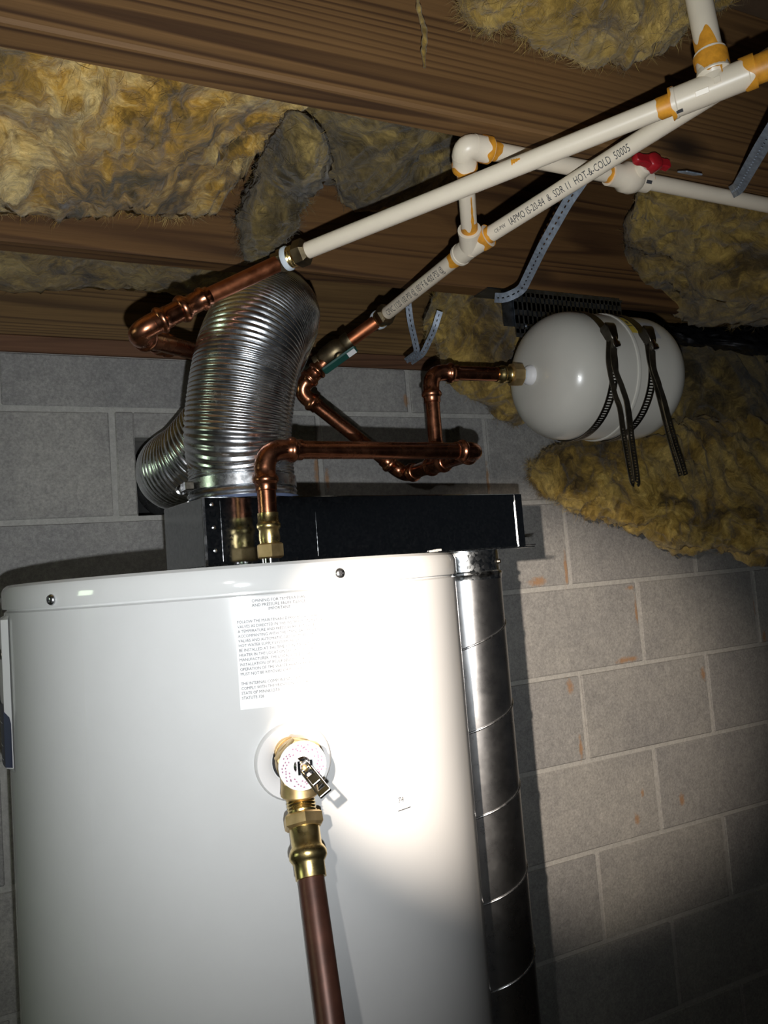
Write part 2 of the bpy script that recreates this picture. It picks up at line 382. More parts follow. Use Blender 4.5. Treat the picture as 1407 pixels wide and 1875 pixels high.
build('base_ring', MB().lathe((TC.x, TC.y, 0), (0, 0, 1), [(0, TR-.02), (.03, TR-.02)], 64), M['black'], wh, 30)
for x, y in ((97, 1098), (621, 1050)):
    th, z = on_tank(x, y); n = V((math.cos(th), math.sin(th), 0)); P = tp(th, z, TR+.001)
    sc_o = build('screw', MB().lathe(P, n, [(0, .0058), (.0015, .0058), (.0035, .0045), (.0042, .002)], 20), M['galvedge'], wh, 60)
    a, b = frame(n); mb = MB()
    mb.box(P+n*.0040, (.005, .0011, .0012), (a, b, n)); mb.box(P+n*.0040, (.0011, .005, .0012), (a, b, n)); build('screw_slot', mb, M['black'], sc_o, 0)
def patch(x0t, x1t, z0, z1, r, n=16, cut=0):
    mb = MB(); vs = []; fs = []
    for i in range(n+1):
        th = x0t+(x1t-x0t)*i/n
        for z in (z0, z1): vs.append(tp(th, z, r))
    for i in range(n): fs.append((i*2, i*2+2, i*2+3, i*2+1))
    return mb.add(vs, fs)
# instruction label
tl, zt_ = on_tank(428, 1100); tr_, _ = on_tank(655, 1085); _, zb_ = on_tank(442, 1300)
lab = build('instruction_label', patch(tl, tr_, zb_, zt_+.002, TR-.0003, 24), M['sticker'], wh, 0)
def text_mesh(body, size, align='LEFT', ycuts=0, squeeze=1):
    cu = bpy.data.curves.new('t', 'FONT'); cu.body = body; cu.size = size; cu.align_x = align; cu.resolution_u = 2
    o = bpy.data.objects.new('t', cu); COL.objects.link(o); bpy.context.view_layer.update()
    me = bpy.data.meshes.new_from_object(o.evaluated_get(bpy.context.evaluated_depsgraph_get()))
    bpy.data.objects.remove(o); bpy.data.curves.remove(cu)
    bm = bmesh.new(); bm.from_mesh(me); bpy.data.meshes.remove(me)
    for k in range(ycuts):
        bmesh.ops.bisect_plane(bm, geom=bm.verts[:]+bm.edges[:]+bm.faces[:], plane_co=(0, size*(-.15+1.0*k/ycuts), 0), plane_no=(0, 1, 0))
    mb = MB(); bm.verts.ensure_lookup_table(); bm.verts.index_update()
    mb.v = [V((v.co.x*squeeze, v.co.y, 0)) for v in bm.verts]; mb.f = [tuple(v.index for v in f.verts) for f in bm.faces]; bm.free()
    return mb
head = ['OPENING FOR TEMPERATURE', 'AND PRESSURE RELIEF DEVICE', 'IMPORTANT']
body = ['FOLLOW THE MAINTENANCE PROCEDURE OF RELIEF', 'VALVES AS DIRECTED IN THE INSTRUCTION MANUAL', 'A TEMPERATURE AND PRESSURE RELIEF DEVICE', 'ACCOMPANYING WITH THE STANDARD RELIEF',
        'VALVES AND AUTOMATIC GAS SHUTOFF FOR', 'HOT WATER SUPPLY SYSTEMS, MUST', 'BE INSTALLED AT THE TIME OF INSTALLATION', 'HEATER IN THE LOCATION SPECIFIED BY THE', 'MANUFACTURER. THE LOCAL CODE GOVERNS THE',
        'INSTALLATION OF RELIEF DEVICES FOR SAFE', 'OPERATION OF THE WATER HEATER RELIEF VALVE', 'MUST NOT BE REMOVED OR PLUGGED', '', 'THE INTERNAL COMPONENTS OF THIS', 'COMPLY WITH THE PROVISIONS OF THE', 'STATE OF MINNESOTA', 'STATUTE 326']
LW = (tr_-tl)*TR; zc = zt_+.0015
def lay(mb, x_off, z_base, r=TR+.0002):
    for p in mb.v: q = tp(tl+(x_off+p.x)/TR, z_base+p.y, r); p.x, p.y, p.z = q
    return mb
acc = MB()
for k, t in enumerate(head):
    mb = lay(text_mesh(t, .0042, 'CENTER', 0, .95), .0440, zc-.0046-k*.0043); acc.add(mb.v, mb.f)
for k, t in enumerate(body):
    if t: mb = lay(text_mesh(t, .0039, 'LEFT', 0, .92), .0020, zc-.0240-k*.00455); acc.add(mb.v, mb.f)
build('label_lettering', acc, M['grey_print'], lab, 0)
# small rating mark by the valve
t1, z1 = on_tank(728, 1466); t2, z2 = on_tank(752, 1480)
rm = build('small_label', patch(t1, t2, z2, z1+.006, TR-.0004, 6), M['sticker'], wh, 0)
acc = MB(); mb = text_mesh('74', .008)
for p in mb.v: q = tp(t1+(p.x+.001)/TR, z1-.003+p.y, TR+.0001); p.x, p.y, p.z = q
acc.add(mb.v, mb.f); u_ = patch(t1, t2, z2+.001, z2+.002, TR+.0001, 6); acc.add(u_.v, u_.f); build('label_lettering', acc, M['black'], rm, 0)
# access panel with dark blue label around the left flank
ta, za = on_tank(14, 1128); tb_ = ta-.42
_, zpb = on_tank(36, 1420)
pm = MB(); outer = []; nn = 14
vs = []; fs = []
for i in range(nn+1):
    th = ta+(tb_-ta)*i/nn
    e = min(i, nn-i)/nn; rr = TR+(.0 if e == 0 else .006)
    for z, dr in ((zpb, -.001), (zpb+.004, .0), (za-.004, .0), (za, -.001)): vs.append(tp(th, z, rr if dr == 0 else TR-.001))
for i in range(nn):
    for k in range(3): fs.append((i*4+k, i*4+k+1, (i+1)*4+k+1, (i+1)*4+k))
pan = build('access_panel', MB().add(vs, fs), M['enamel'], wh, 30)
_, zbl = on_tank(24, 1292)
vs = []; fs = []
for i in range(11):
    th = ta+.002+(tb_-ta)*(0, .02, .075, .14, .2, .3, .4, .5, .6, .75, .9)[i]; rr = TR+(.0012 if i == 0 else .0022 if i == 1 else .0068)
    vs += [tp(th, zpb+.005, rr), tp(th, zbl-.02*max(0, 1-i/3), rr)]
for i in range(10): fs.append((2*i, 2*i+2, 2*i+3, 2*i+1))
bl = build('blue_label', MB().add(vs, fs), M['blue'], pan, 0)
mb = MB()
for k, dz in enumerate((.02, .045, .06)):
    q = patch(ta-.05, ta-.30, zbl-dz-.001, zbl-dz, TR+.0075, 8); mb.add(q.v, q.f)
build('label_lines', mb, M['sticker'], bl, 0)
P = tp(ta-.06, on_tank(12, 1197)[1], TR+.0034); build('panel_screw', MB().lathe(P, P-V((TC.x, TC.y, P.z)), [(0, .006), (.003, .006), (.004, .003)], 16), M['band'], pan, 50)
# jacket seam
ts, _ = on_tank(150, 1200)
build('jacket_seam', patch(ts-.004, ts+.004, .05, SEAMZ-.004, TR-.0004, 3), M['enamel_lid'], wh, 30)

# ------------------------------------------------------------------ relief valve and discharge pipe
rv_disc = at(561, 1409, .685)
rn = V((rv_disc.x-TC.x, rv_disc.y-TC.y, 0)).normalized(); rs = V((-rn.y, rn.x, 0))*1; rs = V((0, 0, 1)).cross(rn)
ez, = (on_tank(540, 1393)[1],); eth = math.atan2(rn.y, rn.x)
S = tp(eth, rv_disc.z, TR)
eth2, ez2 = on_tank(537, 1393); E0 = tp(eth2, ez2, TR-.004); en = V((math.cos(eth2), math.sin(eth2), 0))
build('valve_escutcheon', MB().lathe(E0, en, [(.0, .0375), (.006, .0375), (.009, .0355), (.0085, .031), (.006, .024), (.004, .0215), (-.004, .021), (-.004, .001)], 48), M['plastic'], wh, 40)
build('foam_plug', MB().lathe(E0, en, [(0, .0205), (.004, .0200), (.005, .017), (.003, .003)], 32), M['foam'], wh, 40)
rv = thing('relief_valve', 'brass temperature and pressure relief valve on the heater front', 'valve', S)
BC = S+rn*.047                                              # body centre
mb = MB().lathe(S-rn*.01, rn, [(0, .0135), (.03, .0135), (.034, .017)], 28); 
mb.lathe(BC-rn*.022, rn, [(0, .0145), (.012, .0155), (.020, .0205), (.030, .0210), (.032, .0195)], 32)
hexp = [(0, .0225), (.0015, .0235), (.0125, .0235), (.014, .0225)]
mb.lathe(BC+rn*.006, rn, hexp, 6, ph=.3)
mb.lathe(BC+V((0, 0, .004)), (0, 0, -1), [(0, .0155), (.026, .0165), (.034, .0175), (.036, .0155)], 28)
build('body', mb, M['brassraw'], rv, 35)
DP = S+rn*.0705
disc = build('tag_disc', MB().lathe(DP-rn*.003, rn, [(0, .019), (.001, .0215), (.003, .0215), (.0036, .019)], 40), M['sticker'], rv, 30)
ca, cb = frame(rn); mb = MB()
for ring, r_, num, gap in ((0, .0185, 40, 0), (1, .0155, 34, 1)):
    for k in range(num):
        if k % 7 == 6: continue
        a = 2*math.pi*k/num
        rd = ca*math.cos(a)+cb*math.sin(a); tg = cb*math.cos(a)-ca*math.sin(a)
        mb.box(DP+rn*.0008+rd*(r_-.0012*(k % 3)), (.0016, .0012, .0003), (tg, rd, rn))
build('disc_print', mb, M['purple'], disc, 0)
mb = MB().lathe(DP, rn, [(0, .0085), (.002, .0085), (.004, .007)], 24)
for s in (-1, 1): mb.box(DP+rn*.0065+rs*(s*.0055)+V((0, 0, .001)), (.0022, .012, .011), (rs, V((0, 0, 1)), rn))
build('lever_bracket', mb, M['chrome'], rv, 30)
build('stem', MB().lathe(DP, rn, [(0, .003), (.012, .003), (.0135, .001)], 16), M['brassraw'], rv, 40)
ld = (at(607, 1466, .648)-(DP+rn*.011)).normalized(); lx = ld.cross(rn).normalized(); ln = lx.cross(ld)
mb = MB(); LL = .046; A0 = DP+rn*.011-ld*.006
for s in (-1, 1):
    mb.box(A0+ld*(LL/2)+lx*(s*.0045), (.0022, LL, .003), (lx, ld, ln)); mb.box(A0+ld*.016+lx*(s*.0053)-ln*.003, (.001, .03, .008), (lx, ld, ln))
mb.box(A0+ld*.004, (.0095, .008, .0025), (lx, ld, ln)); mb.box(A0+ld*.024, (.0095, .012, .0025), (lx, ld, ln)); mb.box(A0+ld*(LL-.003), (.0112, .007, .003), (lx, ld, ln))
build('lever', mb, M['chrome'], rv, 30, .0005)
# outlet adapter and tube
OB = BC-V((0, 0, .030)); dn = V((at(606, 1875, .625)-OB)); dn.normalize()
dpipe = thing('discharge_pipe', 'brown copper discharge pipe dropping from the brass relief valve', 'pipe', (OB+dn*1.15))
prof = [(0, .0125)]
for k in range(5): prof += [(.003+k*.0028, .0122), (.0044+k*.0028, .0132)]
build('threaded_nipple', MB().lathe(OB, dn, prof+[(.019, .0125)], 28), M['brass'], dpipe, 25)
build('hex_nut', MB().lathe(OB+dn*.018, dn, [(0, .0165), (.002, .0190), (.010, .0190), (.012, .0165)], 6, ph=.5), M['brassraw'], dpipe, 30)
build('press_adapter', MB().lathe(OB+dn*.029, dn, [(0, .0135), (.016, .0135), (.019, .0155), (.022, .0168), (.026, .0168), (.029, .0148), (.031, .0135), (.043, .0135), (.0435, .0115)], 32), M['brass'], dpipe, 40)
build('pipe', MB().lathe(OB+dn*.068, dn, [(0, .0115), (1.08, .0115)], 32), M['pipebrown'], dpipe, 40)

# ------------------------------------------------------------------ sheet metal plenum on top of the heater
BL = V((.205, .910, 0)); bd = V((.987, .161, 0)).normalized(); bn = V((-bd.y, bd.x, 0)); uz = V((0, 0, 1))
BZ0, BZ1 = TT+.004, ZC+.104
BLEN, BDEP = .512, .130
pl = thing('duct_plenum', 'long dark galvanised sheet metal box on top of the water heater', 'duct box', BL+bd*.25+bn*.06+uz*BZ0)
def bp(s, t, z): return BL+bd*s+bn*t+uz*z
ctr = bp(BLEN/2, BDEP/2, (BZ0+BZ1)/2)
build('body', MB().box(ctr, (BLEN, BDEP, BZ1-BZ0), (bd, bn, uz)), M['galvbox'], pl, 30, .0012)
mb = MB().box(bp(BLEN/2+.006, BDEP/2, BZ0-.0005), (BLEN+.016, BDEP+.012, .0016), (bd, bn, uz)); mb.box(bp(BLEN+.012, BDEP/2, BZ0+.0025), (.012, BDEP+.01, .0014), (bd, bn, uz))
build('bottom_flange', mb, M['galv'], pl, 0)
build('left_corner_seam', MB().box(bp(.0015, -.0006, (BZ0+BZ1)/2), (.003, .0014, BZ1-BZ0-.002), (bd, bn, uz)), M['galvedge'], pl, 0)
build('right_corner_seam', MB().box(bp(BLEN-.014, -.0008, (BZ0+BZ1)/2-.004), (.0016, .0016, .064), (bd, bn, uz)), M['galvedge'], pl, 0)
build('right_tab', MB().box(bp(BLEN-.007, -.0005, (BZ0+BZ1)/2), (.014, .001, BZ1-BZ0-.002), (bd, bn, uz)), M['galvbox'], pl, 0)
for s, z in ((.012, .072), (.013, .018), (.013, .045)):
    build('rivet', MB().lathe(bp(s, 0, BZ0+z), -bn, [(0, .0022), (.0008, .0022), (.0014, .001)], 12), M['galvedge'], pl, 40)
build('fold_line', MB().box(bp(.0225, -.0003, (BZ0+BZ1)/2), (.0005, .0006, BZ1-BZ0-.01), (bd, bn, uz)), M['galvbox'], pl, 0)
build('scratch', MB().box(bp(.150, -.0002, (BZ0+BZ1)/2-.008), (.0003, .0004, .055), (bd, bn, uz)), M['galvbox'], pl, 0)
mb = MB()
for k in range(3): mb.box(bp(.330+.006*k, -.002, BZ0+.0015+.0006*k), (.009, .003, .003), (bd, bn, uz))
build('sealant_bead', mb, M['sticker'], pl, 30, .0006)

# ------------------------------------------------------------------ flexible duct
fd = thing('flexible_duct', 'shiny ribbed aluminium flexible duct arching from the plenum into the block wall', 'duct', bp(.085, .065, BZ1))
d0 = bp(.082, .064, 0); FR = .0665
path = [V((d0.x, d0.y, BZ1+.002)), V((d0.x, d0.y, BZ1+.05)), at(436, 790, 1.003), at(448, 690, 1.008), at(467, 620, 1.03), at(494, 580, 1.095), at(500, 592, 1.185), at(476, 660, 1.255), at(424, 760, 1.295), at(362, 835, 1.335), at(322, 862, 1.395)]
pe = V((hole[0]+.082, WY+.005, ZC+.2125)); path += [pe, pe+V((0, .12, 0))]
raw = catmull(path, 40); step = .00087; fine = resample(raw, step)
radii = []
for i in range(len(fine)):
    s = i*step; ph_ = s/.0052 if s < .62 else .62/.0052+(s-.62)/.0085; t = ph_ % 1
    radii.append(FR-.0012+.0026*abs(math.sin(math.pi*t))**.8)
build('hose', MB().tube(fine, radii, 56), M['alu'], fd, 60)
c0 = V((d0.x, d0.y, BZ1))
build('collar_bead', MB().lathe(c0, uz, [(0, FR+.003), (.004, FR+.004), (.007, FR+.0015), (.010, FR+.0036), (.014, FR+.001)], 56, False, False), M['alu'], fd, 40)
build('sealant_ring', MB().lathe(c0, uz, [(-.0005, FR+.007), (.003, FR+.006), (.0042, FR+.003)], 56, False, False), plain('blue_sealant', (.10, .13, .22), .5), fd, 40)
cl = build('clamp_band', MB().lathe(c0+uz*.016, uz, [(0, FR+.0018), (0, FR+.0028), (.013, FR+.0028), (.013, FR+.0018)], 72, False, False), M['galvedge'], fd, 40)
hp = c0+uz*.0195
def around(px_):                                           # angle on the clamp whose point lies nearest to an image column
    best = min(range(180, 360), key=lambda k: abs((lambda q: 703.5+F*((q-CAM).dot(RT))/((q-CAM).dot(FW)))(c0+V((math.cos(math.radians(k)), math.sin(math.radians(k)), 0))*FR)-px_))
    return math.radians(best)
a1 = around(342); tn = V((math.cos(a1), math.sin(a1), 0)); tt = V((-tn.y, tn.x, 0))
mb = MB().lathe(hp+tn*(FR+.009)-tt*.016, tt, [(0, .0065), (.006, .0065), (.0065, .0045), (.034, .0045)], 16); build('clamp_screw', mb, M['chrome'], cl, 40)
build('clamp_housing', MB().box(hp+tn*(FR+.007)+tt*.018, (.026, .011, .010), (tt, tn, uz)), M['band'], cl, 30, .001)
mb = MB()
for k in range(9): mb.box(hp+tn*(FR+.0128)+tt*(.008+.0026*k), (.001, .0016, .0088), (tt, tn, uz))
build('clamp_thread', mb, M['galvedge'], cl, 0)

# ------------------------------------------------------------------ spiral duct under the overhang
sd0 = bp(.440, .064, 0); SR = .056
sd = thing('spiral_duct', 'grey spiral seam steel duct dropping beside the water heater', 'duct', (sd0.x, sd0.y, 0))
ZT = BZ0-.001
build('pipe', MB().lathe((sd0.x, sd0.y, .0), uz, [(.02, SR), (ZT-.04, SR)], 64, False, False), M['spiral'], sd, 40)
build('collar', MB().lathe((sd0.x, sd0.y, ZT), uz, [(0, SR-.001), (-.030, SR-.001), (-.032, SR+.002), (-.035, SR+.0025), (-.038, SR+.001), (-.043, SR+.0008)], 64, False, False), M['galv'], sd, 35)
pitch = .1195; hl = []; k = 0
a_ref = -2.2
while True:
    a = a_ref+k*math.radians(6); z = (ZC-.118)+((a-a_ref)/(2*math.pi))*pitch-1.195
    if z > ZT-.05: break
    if z > .03: hl.append(V((sd0.x+SR*math.cos(a), sd0.y+SR*math.sin(a), z)))
    k += 1
build('spiral_seam', MB().tube(hl, .0017, 8), M['galvedge'], sd, 60)
for x_, y_ in ((921, 1062),):
    build('sheet_screw', MB().lathe(V((sd0.x, sd0.y, ZT-.018))+V((.62, -.78, 0))*SR, V((.62, -.78, 0)), [(0, .004), (.004, .003)], 10), M['band'], sd, 40)

# ------------------------------------------------------------------ pipe fitting helpers
CR = .0111
def press_prof(r, L=.030):
    return [(0, r+.0014), (L*.30, r+.0014), (L*.36, r+.0030), (L*.46, r+.0044), (L*.58, r+.0044), (L*.66, r+.0028), (L*.72, r+.0016), (L*.97, r+.0016), (L, r+.0004)]
def press_end(mb, P, d, r, L=.030): mb.lathe(P, d, press_prof(r, L), 24)
def p_elbow(parent, C, A, Bp, r=CR, Rb=.024, L=.027, name='elbow', mat='copper', tmax=.05):
    C = V(C); da = (V(A)-C).normalized(); db = (V(Bp)-C).normalized()
    ang = da.angle(db); t = min(Rb/max(math.tan(ang/2), .2), tmax)
    mb = MB(); pts = [C+da*t]+[ (C+da*t)*(1-k/10)**2+C*2*(k/10)*(1-k/10)+(C+db*t)*(k/10)**2 for k in range(1, 10)]+[C+db*t]
    mb.tube(pts, r+.0014, 24); press_end(mb, C+da*(t-.004), da, r, L); press_end(mb, C+db*(t-.004), db, r, L)
    return build(name, mb, M[mat], parent, 50)
def p_coupling(parent, P, d, r=CR, L=.028, name='coupling', mat='copper'):
    mb = MB(); d = V(d).normalized(); press_end(mb, V(P)-d*.002, d, r, L); press_end(mb, V(P)+d*.002, -d, r, L); return build(name, mb, M[mat], parent, 50)
def p_pipe(parent, A, Bp, r=CR, mat='copper', name='pipe'):
    A = V(A); d = V(Bp)-A; return build(name, MB().lathe(A, d, [(0, r), (d.length, r)], 28), M[mat], parent, 50)

# ------------------------------------------------------------------ cold water copper run
nb = at(496, 1018, .918); nb.z = TT
E1 = V((nb.x, nb.y, ZC+.155)); E2 = at(874, 824, 1.083); E2.z = ZC+.156
cold = thing('copper_cold_line', 'bright copper pipe run looping from the brass nut on the heater to the green-handled valve', 'pipe', nb)
build('nipple', MB().lathe(nb-uz*.004, uz, [(0, .0105), (.016, .0105)], 24), M['chrome'], cold, 40)
build('hex_nut', MB().lathe(nb+uz*.008, uz, [(0, .0135), (.0015, .0165), (.016, .0165), (.0175, .0145)], 6, ph=.2), M['brassraw'], cold, 30)
build('press_adapter', MB().lathe(nb+uz*.025, uz, [(0, .0115), (.006, .0125), (.016, .0118), (.018, .0132), (.0195, .0142), (.023, .0142), (.0245, .0130), (.026, .0122), (.036, .0122), (.0365, .0111)], 28), M['brass'], cold, 40)
p_pipe(cold, nb+uz*.060, E1-uz*.02)
p_elbow(cold, E1, E1-uz, E2, Rb=.026)
p_pipe(cold, E1.lerp(E2, .06), E1.lerp(E2, .95))
K1 = at(741, 870, 1.30); K2 = at(546, 716, 1.235); VB = at(612, 645, 1.235); ME = at(700, 581, 1.22)
p_elbow(cold, E2, E1, K1, Rb=.020, L=.022)
TE = E2.lerp(K1, .50)
p_pipe(cold, E2.lerp(K1, .08), E2.lerp(K1, .94))
p_elbow(cold, K1, E2, K2, Rb=.022)
p_pipe(cold, K1.lerp(K2, .08), K1.lerp(K2, .94))
p_elbow(cold, K2, K1, VB, Rb=.018, L=.024)
p_pipe(cold, K2.lerp(VB, .1), VB)
p_coupling(cold, K2.lerp(VB, .42), VB-K2, L=.022)
p_pipe(cold, VB, ME-(ME-VB).normalized()*.012, .0105, 'oldcopper')
# tee and riser to the expansion tank
XP0 = at(968, 686, 1.262); XP0.z = ZC+.296
RE = V((TE.x, TE.y, XP0.z+.002)); 
td = (K1-E2).normalized(); mb = MB(); press_end(mb, TE-td*.006, -td, CR, .026); press_end(mb, TE+td*.006, td, CR, .026); press_end(mb, TE, uz, CR, .034); mb.lathe(TE-td*.02, td, [(0, CR+.002), (.04, CR+.002)], 24); build('tee', mb, M['copper'], cold, 50)
XA = XP0-V((.010, 0, 0))
p_pipe(cold, TE+uz*.01, RE-uz*.02); p_elbow(cold, RE, RE-uz, XA, Rb=.024)
xd = (XA-RE).normalized()
p_pipe(cold, RE+xd*.03, XA-xd*.03)
build('press_adapter', MB().lathe(XA-xd*.048, xd, [(0, .0112), (0, .0126), (.006, .0126), (.008, .0142), (.012, .0142), (.014, .0125), (.02, .0125), (.022, .0138), (.026, .0130)], 28), M['brass'], cold, 40)
build('hex_nut', MB().lathe(XA-xd*.024, xd, [(0, .0150), (.002, .0185), (.018, .0185), (.02, .0165)], 8, ph=.2), M['brassraw'], cold, 30)
build('thread_tape', MB().lathe(XA-xd*.006, xd, [(0, .0125), (.005, .0120), (.007, .0108)], 20), M['tape'], cold, 40)
# shut-off valve with the green handle
gv = thing('shutoff_valve', 'tarnished brass shutoff valve with dark green handle on the copper line', 'valve', VB)
vd = (ME-VB).normalized()
build('body', MB().lathe(VB-vd*.034, vd, [(0, .0125), (0, .0145), (.008, .0145), (.010, .0125), (.016, .0165), (.034, .0175), (.046, .0165), (.052, .0125), (.056, .0150), (.066, .0150), (.066, .0125)], 24), M['brassdull'], gv, 40)
hd = (at(640, 668, 1.20)-at(612, 645, 1.235)).normalized()
build('stem', MB().lathe(VB, hd, [(0, .008), (.022, .008), (.024, .006)], 16), M['brassdull'], gv, 40)
ha = vd.cross(hd).normalized(); hv = hd.cross(ha)
hh = build('handle', MB().box(VB+hd*.026-vd*.004, (.014, .062, .005), (ha, vd, hd)), M['green'], gv, 30, .002)
build('handle_tag', MB().box(VB+hd*.0292+vd*.017, (.009, .014, .0006), (ha, vd, hd)), M['sticker'], hh, 0)

# ------------------------------------------------------------------ white plastic lines
def primer(parent, P, d, r, L, amp, seed, back=0.0):
    """orange solvent band with a ragged edge, lying on a pipe or socket"""
    d = V(d).normalized(); a, b = frame(d); n = 72; P = V(P); r0, r1 = [], []
    for j in range(n):
        th = 2*math.pi*j/n; q = V((math.cos(th)*1.2, math.sin(th)*1.2, seed*3.7))
        e = L+amp*max(-.8, 1.9*noise.noise(q)+.3*noise.noise(q*2)); o = (a*math.cos(th)+b*math.sin(th))
        r0.append(P+o*(r+.0004)-d*(back*(1+.5*noise.noise(q*1.5+V((5, 5, 5)))))); r1.append(P+o*(r+.0004)+d*max(.001, e))
    return build('primer_stain', MB().rings([r0, r1], False, False), M['primer'], parent, 60)
def sock(mb, P, d, r, L): mb.lathe(P, d, [(0, r), (L-.006, r), (L-.005, r+.0008), (L-.0005, r+.0008), (L, r-.0005)], 28)
def print_on(parent, body, A, Bp, s0, r, size, facing, squeeze=.9, flip=False):
    A = V(A); d = (V(Bp)-A).normalized(); mid = A+d*s0
    f = (V(facing)-mid); f = (f-d*f.dot(d)).normalized(); u = f.cross(d)
    if u.z < 0: pass
    mb = text_mesh(body, size, 'LEFT', 8, squeeze)
    for p in mb.v:
        th = (p.y-size*.33)/r; x = p.x
        q = A+d*(s0+x)+(f*math.cos(th)+u*math.sin(th))*(r+.0004); p.x, p.y, p.z = q
    return build('lettering', mb, M['black'], parent, 0)
PR = .0100
L1a = at(540, 468, .968); L1t = at(1312, 158, .738); d1 = (L1t-L1a).normalized()
L1e = L1t+d1*.14
hotp = thing('plastic_hot_line', 'long cream plastic pipe with a riser tee running up from the left brass coupling', 'pipe', L1a)
p_pipe(hotp, L1a+d1*.012, L1t-d1*.02, PR, 'cpvc'); p_pipe(hotp, L1t+d1*.02, L1e, PR*1.25, 'cpvc')
mb = MB(); sock(mb, L1t, -d1, .0138, .041); sock(mb, L1t, d1, .0138, .034); 
upv = (uz-d1*d1.z).normalized(); upv = (upv*1+V((0, 0, 0))).normalized(); sock(mb, L1t, upv, .0138, .034); mb.lathe(L1t+upv*.008, upv, [(0, .0138), (.004, .0160), (.010, .0142)], 24)
build('tee', mb, M['cpvc'], hotp, 35)
RT1 = L1t+upv*(SUB-.03-L1t.z)
p_pipe(hotp, L1t+upv*.015, RT1, .0118, 'cpvc', 'riser')
primer(hotp, L1t-d1*.040, -d1, PR, .013, .002, 1.1); primer(hotp, L1t+d1*.033, d1, PR*1.25, .03, .004, 2.2); primer(hotp, L1t+upv*.034, upv, .0118, .011, .014, 3.6)
primer(hotp, L1t+upv*.029, -upv, .0150, .014, .010, 4.4, .002); primer(hotp, L1t+d1*.034, -d1, .0148, .006, .007, 5.3)
primer(hotp, L1t-d1*.041, d1, .0148, .0015, .003, 6.1)
a_, b_ = frame(d1); q = (CAM-(L1t-d1*.03)); q = (q-d1*q.dot(d1)).normalized(); q2 = q.cross(d1)
mb = MB(); mb.box(L1t-d1*.034+(q*.8-q2*.6)*.0141, (.006, .003, .0012), (d1, q2*.8+q*.6, q*.8-q2*.6)); build('ink_mark', mb, M['black'], hotp, 0, )
mb = MB(); mb.box(L1t-d1*.012+q*.0139, (.012, .005, .0008), (d1, q2, q)); mb.box(L1t+d1*.002+(q*.93+q2*.36)*.0139, (.006, .006, .0008), (d1, q2*.93-q*.36, q*.93+q2*.36)); build('moulded_mark', mb, M['cpvc'], hotp, 30, .0003)

L2a = ME; L2t = at(862, 452, 1.0); L2x = at(1240, 214, .826); d2a = (L2t-L2a).normalized(); d2b = (L2x-L2t).normalized(); L2e = L2x+d2b*.22
coldp = thing('plastic_cold_line', 'cream plastic pipe with black printed lettering and a branch tee, passing behind the long pipe', 'pipe', L2a)
p_pipe(coldp, L2a+d2a*.008, L2t-d2a*.01, PR, 'cpvc'); p_pipe(coldp, L2t+d2b*.01, L2e, PR, 'cpvc')
EB = at(849, 266, .862); db = (EB-L2t).normalized()
mb = MB(); sock(mb, L2t, -d2a, .0136, .026); sock(mb, L2t, d2b, .0136, .028); sock(mb, L2t, db, .0136, .030); build('tee', mb, M['cpvc'], coldp, 35)
primer(coldp, L2t-d2a*.026, -d2a, PR, .014, .003, 7.2); primer(coldp, L2t+d2b*.028, d2b, PR, .006, .003, 8.1); primer(coldp, L2t+d2b*.0285, -d2b, .0143, .009, .004, 8.9); primer(coldp, L2t+db*.030, db, PR, .008, .010, 9.7)
BE = at(1407, 376, 1.065); dbe = (BE-EB).normalized(); BEx = EB+dbe*((BE-EB).length*1.25)
p_pipe(coldp, L2t+db*.01, EB-db*.015, PR, 'cpvc', 'branch_pipe')
mb = MB(); rb = .016; pts = [EB-db*rb*(1-k/8)**1 if False else (EB-db*rb)*(1-k/8)**2+EB*2*(k/8)*(1-k/8)+(EB+dbe*rb)*(k/8)**2 for k in range(9)]
mb.tube(pts, .0135, 24); sock(mb, EB-db*.012, -db, .0135, .020); sock(mb, EB+dbe*.012, dbe, .0135, .022); build('elbow', mb, M['cpvc'], coldp, 40)
primer(coldp, EB-db*.031, db, .0142, .008, .005, 10.4); primer(coldp, EB-db*.031, -db, PR, .004, .010, 11.6); primer(coldp, EB+dbe*.033, -dbe, .0142, .005, .006, 12.2); primer(coldp, EB+dbe*.033, dbe, PR, .010, .003, 12.9)
VL = (at(1150, 318, .97)-EB).dot(dbe); VC = EB+dbe*VL
p_pipe(coldp, EB+dbe*.015, VC-dbe*.03, PR, 'cpvc', 'branch_pipe'); p_pipe(coldp, VC+dbe*.02, BEx, PR*.95, 'cpvc', 'branch_pipe')
print_on(coldp, 'CPVC 1120 100 PSI @ 180°F & 400 PSI @', L2a, L2t, .030, PR, .0130, CAM, .72)
print_on(coldp, 'IAPMO IS-20-84  &  SDR 11  HOT-&-COLD  50005', L2t, L2x, .064, PR, .0120, CAM, .62)
print_on(coldp, 'CE-PW', L2t, L2x, .042, PR, .0060, CAM, .9)
rvl = thing('ball_valve', 'cream plastic ball valve with red tee handle under the joist', 'valve', VC)
mb = MB().lathe(VC-dbe*.036, dbe, [(0, .0105), (0, .0135), (.016, .0135), (.022, .0175), (.034, .0185), (.042, .0165), (.046, .0135), (.060, .0135), (.060, .0105)], 28)
hb = (CAM-VC).normalized()*.25+uz*1-dbe*.0; hb = (hb-dbe*hb.dot(dbe)).normalized()
fc = (CAM-VC); fc = (fc-dbe*fc.dot(dbe)).normalized()
hb = (fc*.90+dbe.cross(fc)*-.0).normalized(); sidev = dbe.cross(fc)
if sidev.z < 0: sidev = -sidev
hb = (fc*.72+sidev*.69).normalized()
mb.lathe(VC, hb, [(0, .011), (.024, .011), (.026, .009)], 20); build('body', mb, M['cpvc'], rvl, 35)
hs = hb.cross(dbe)
mb = MB(); HC = VC+hb*.031+dbe*.006
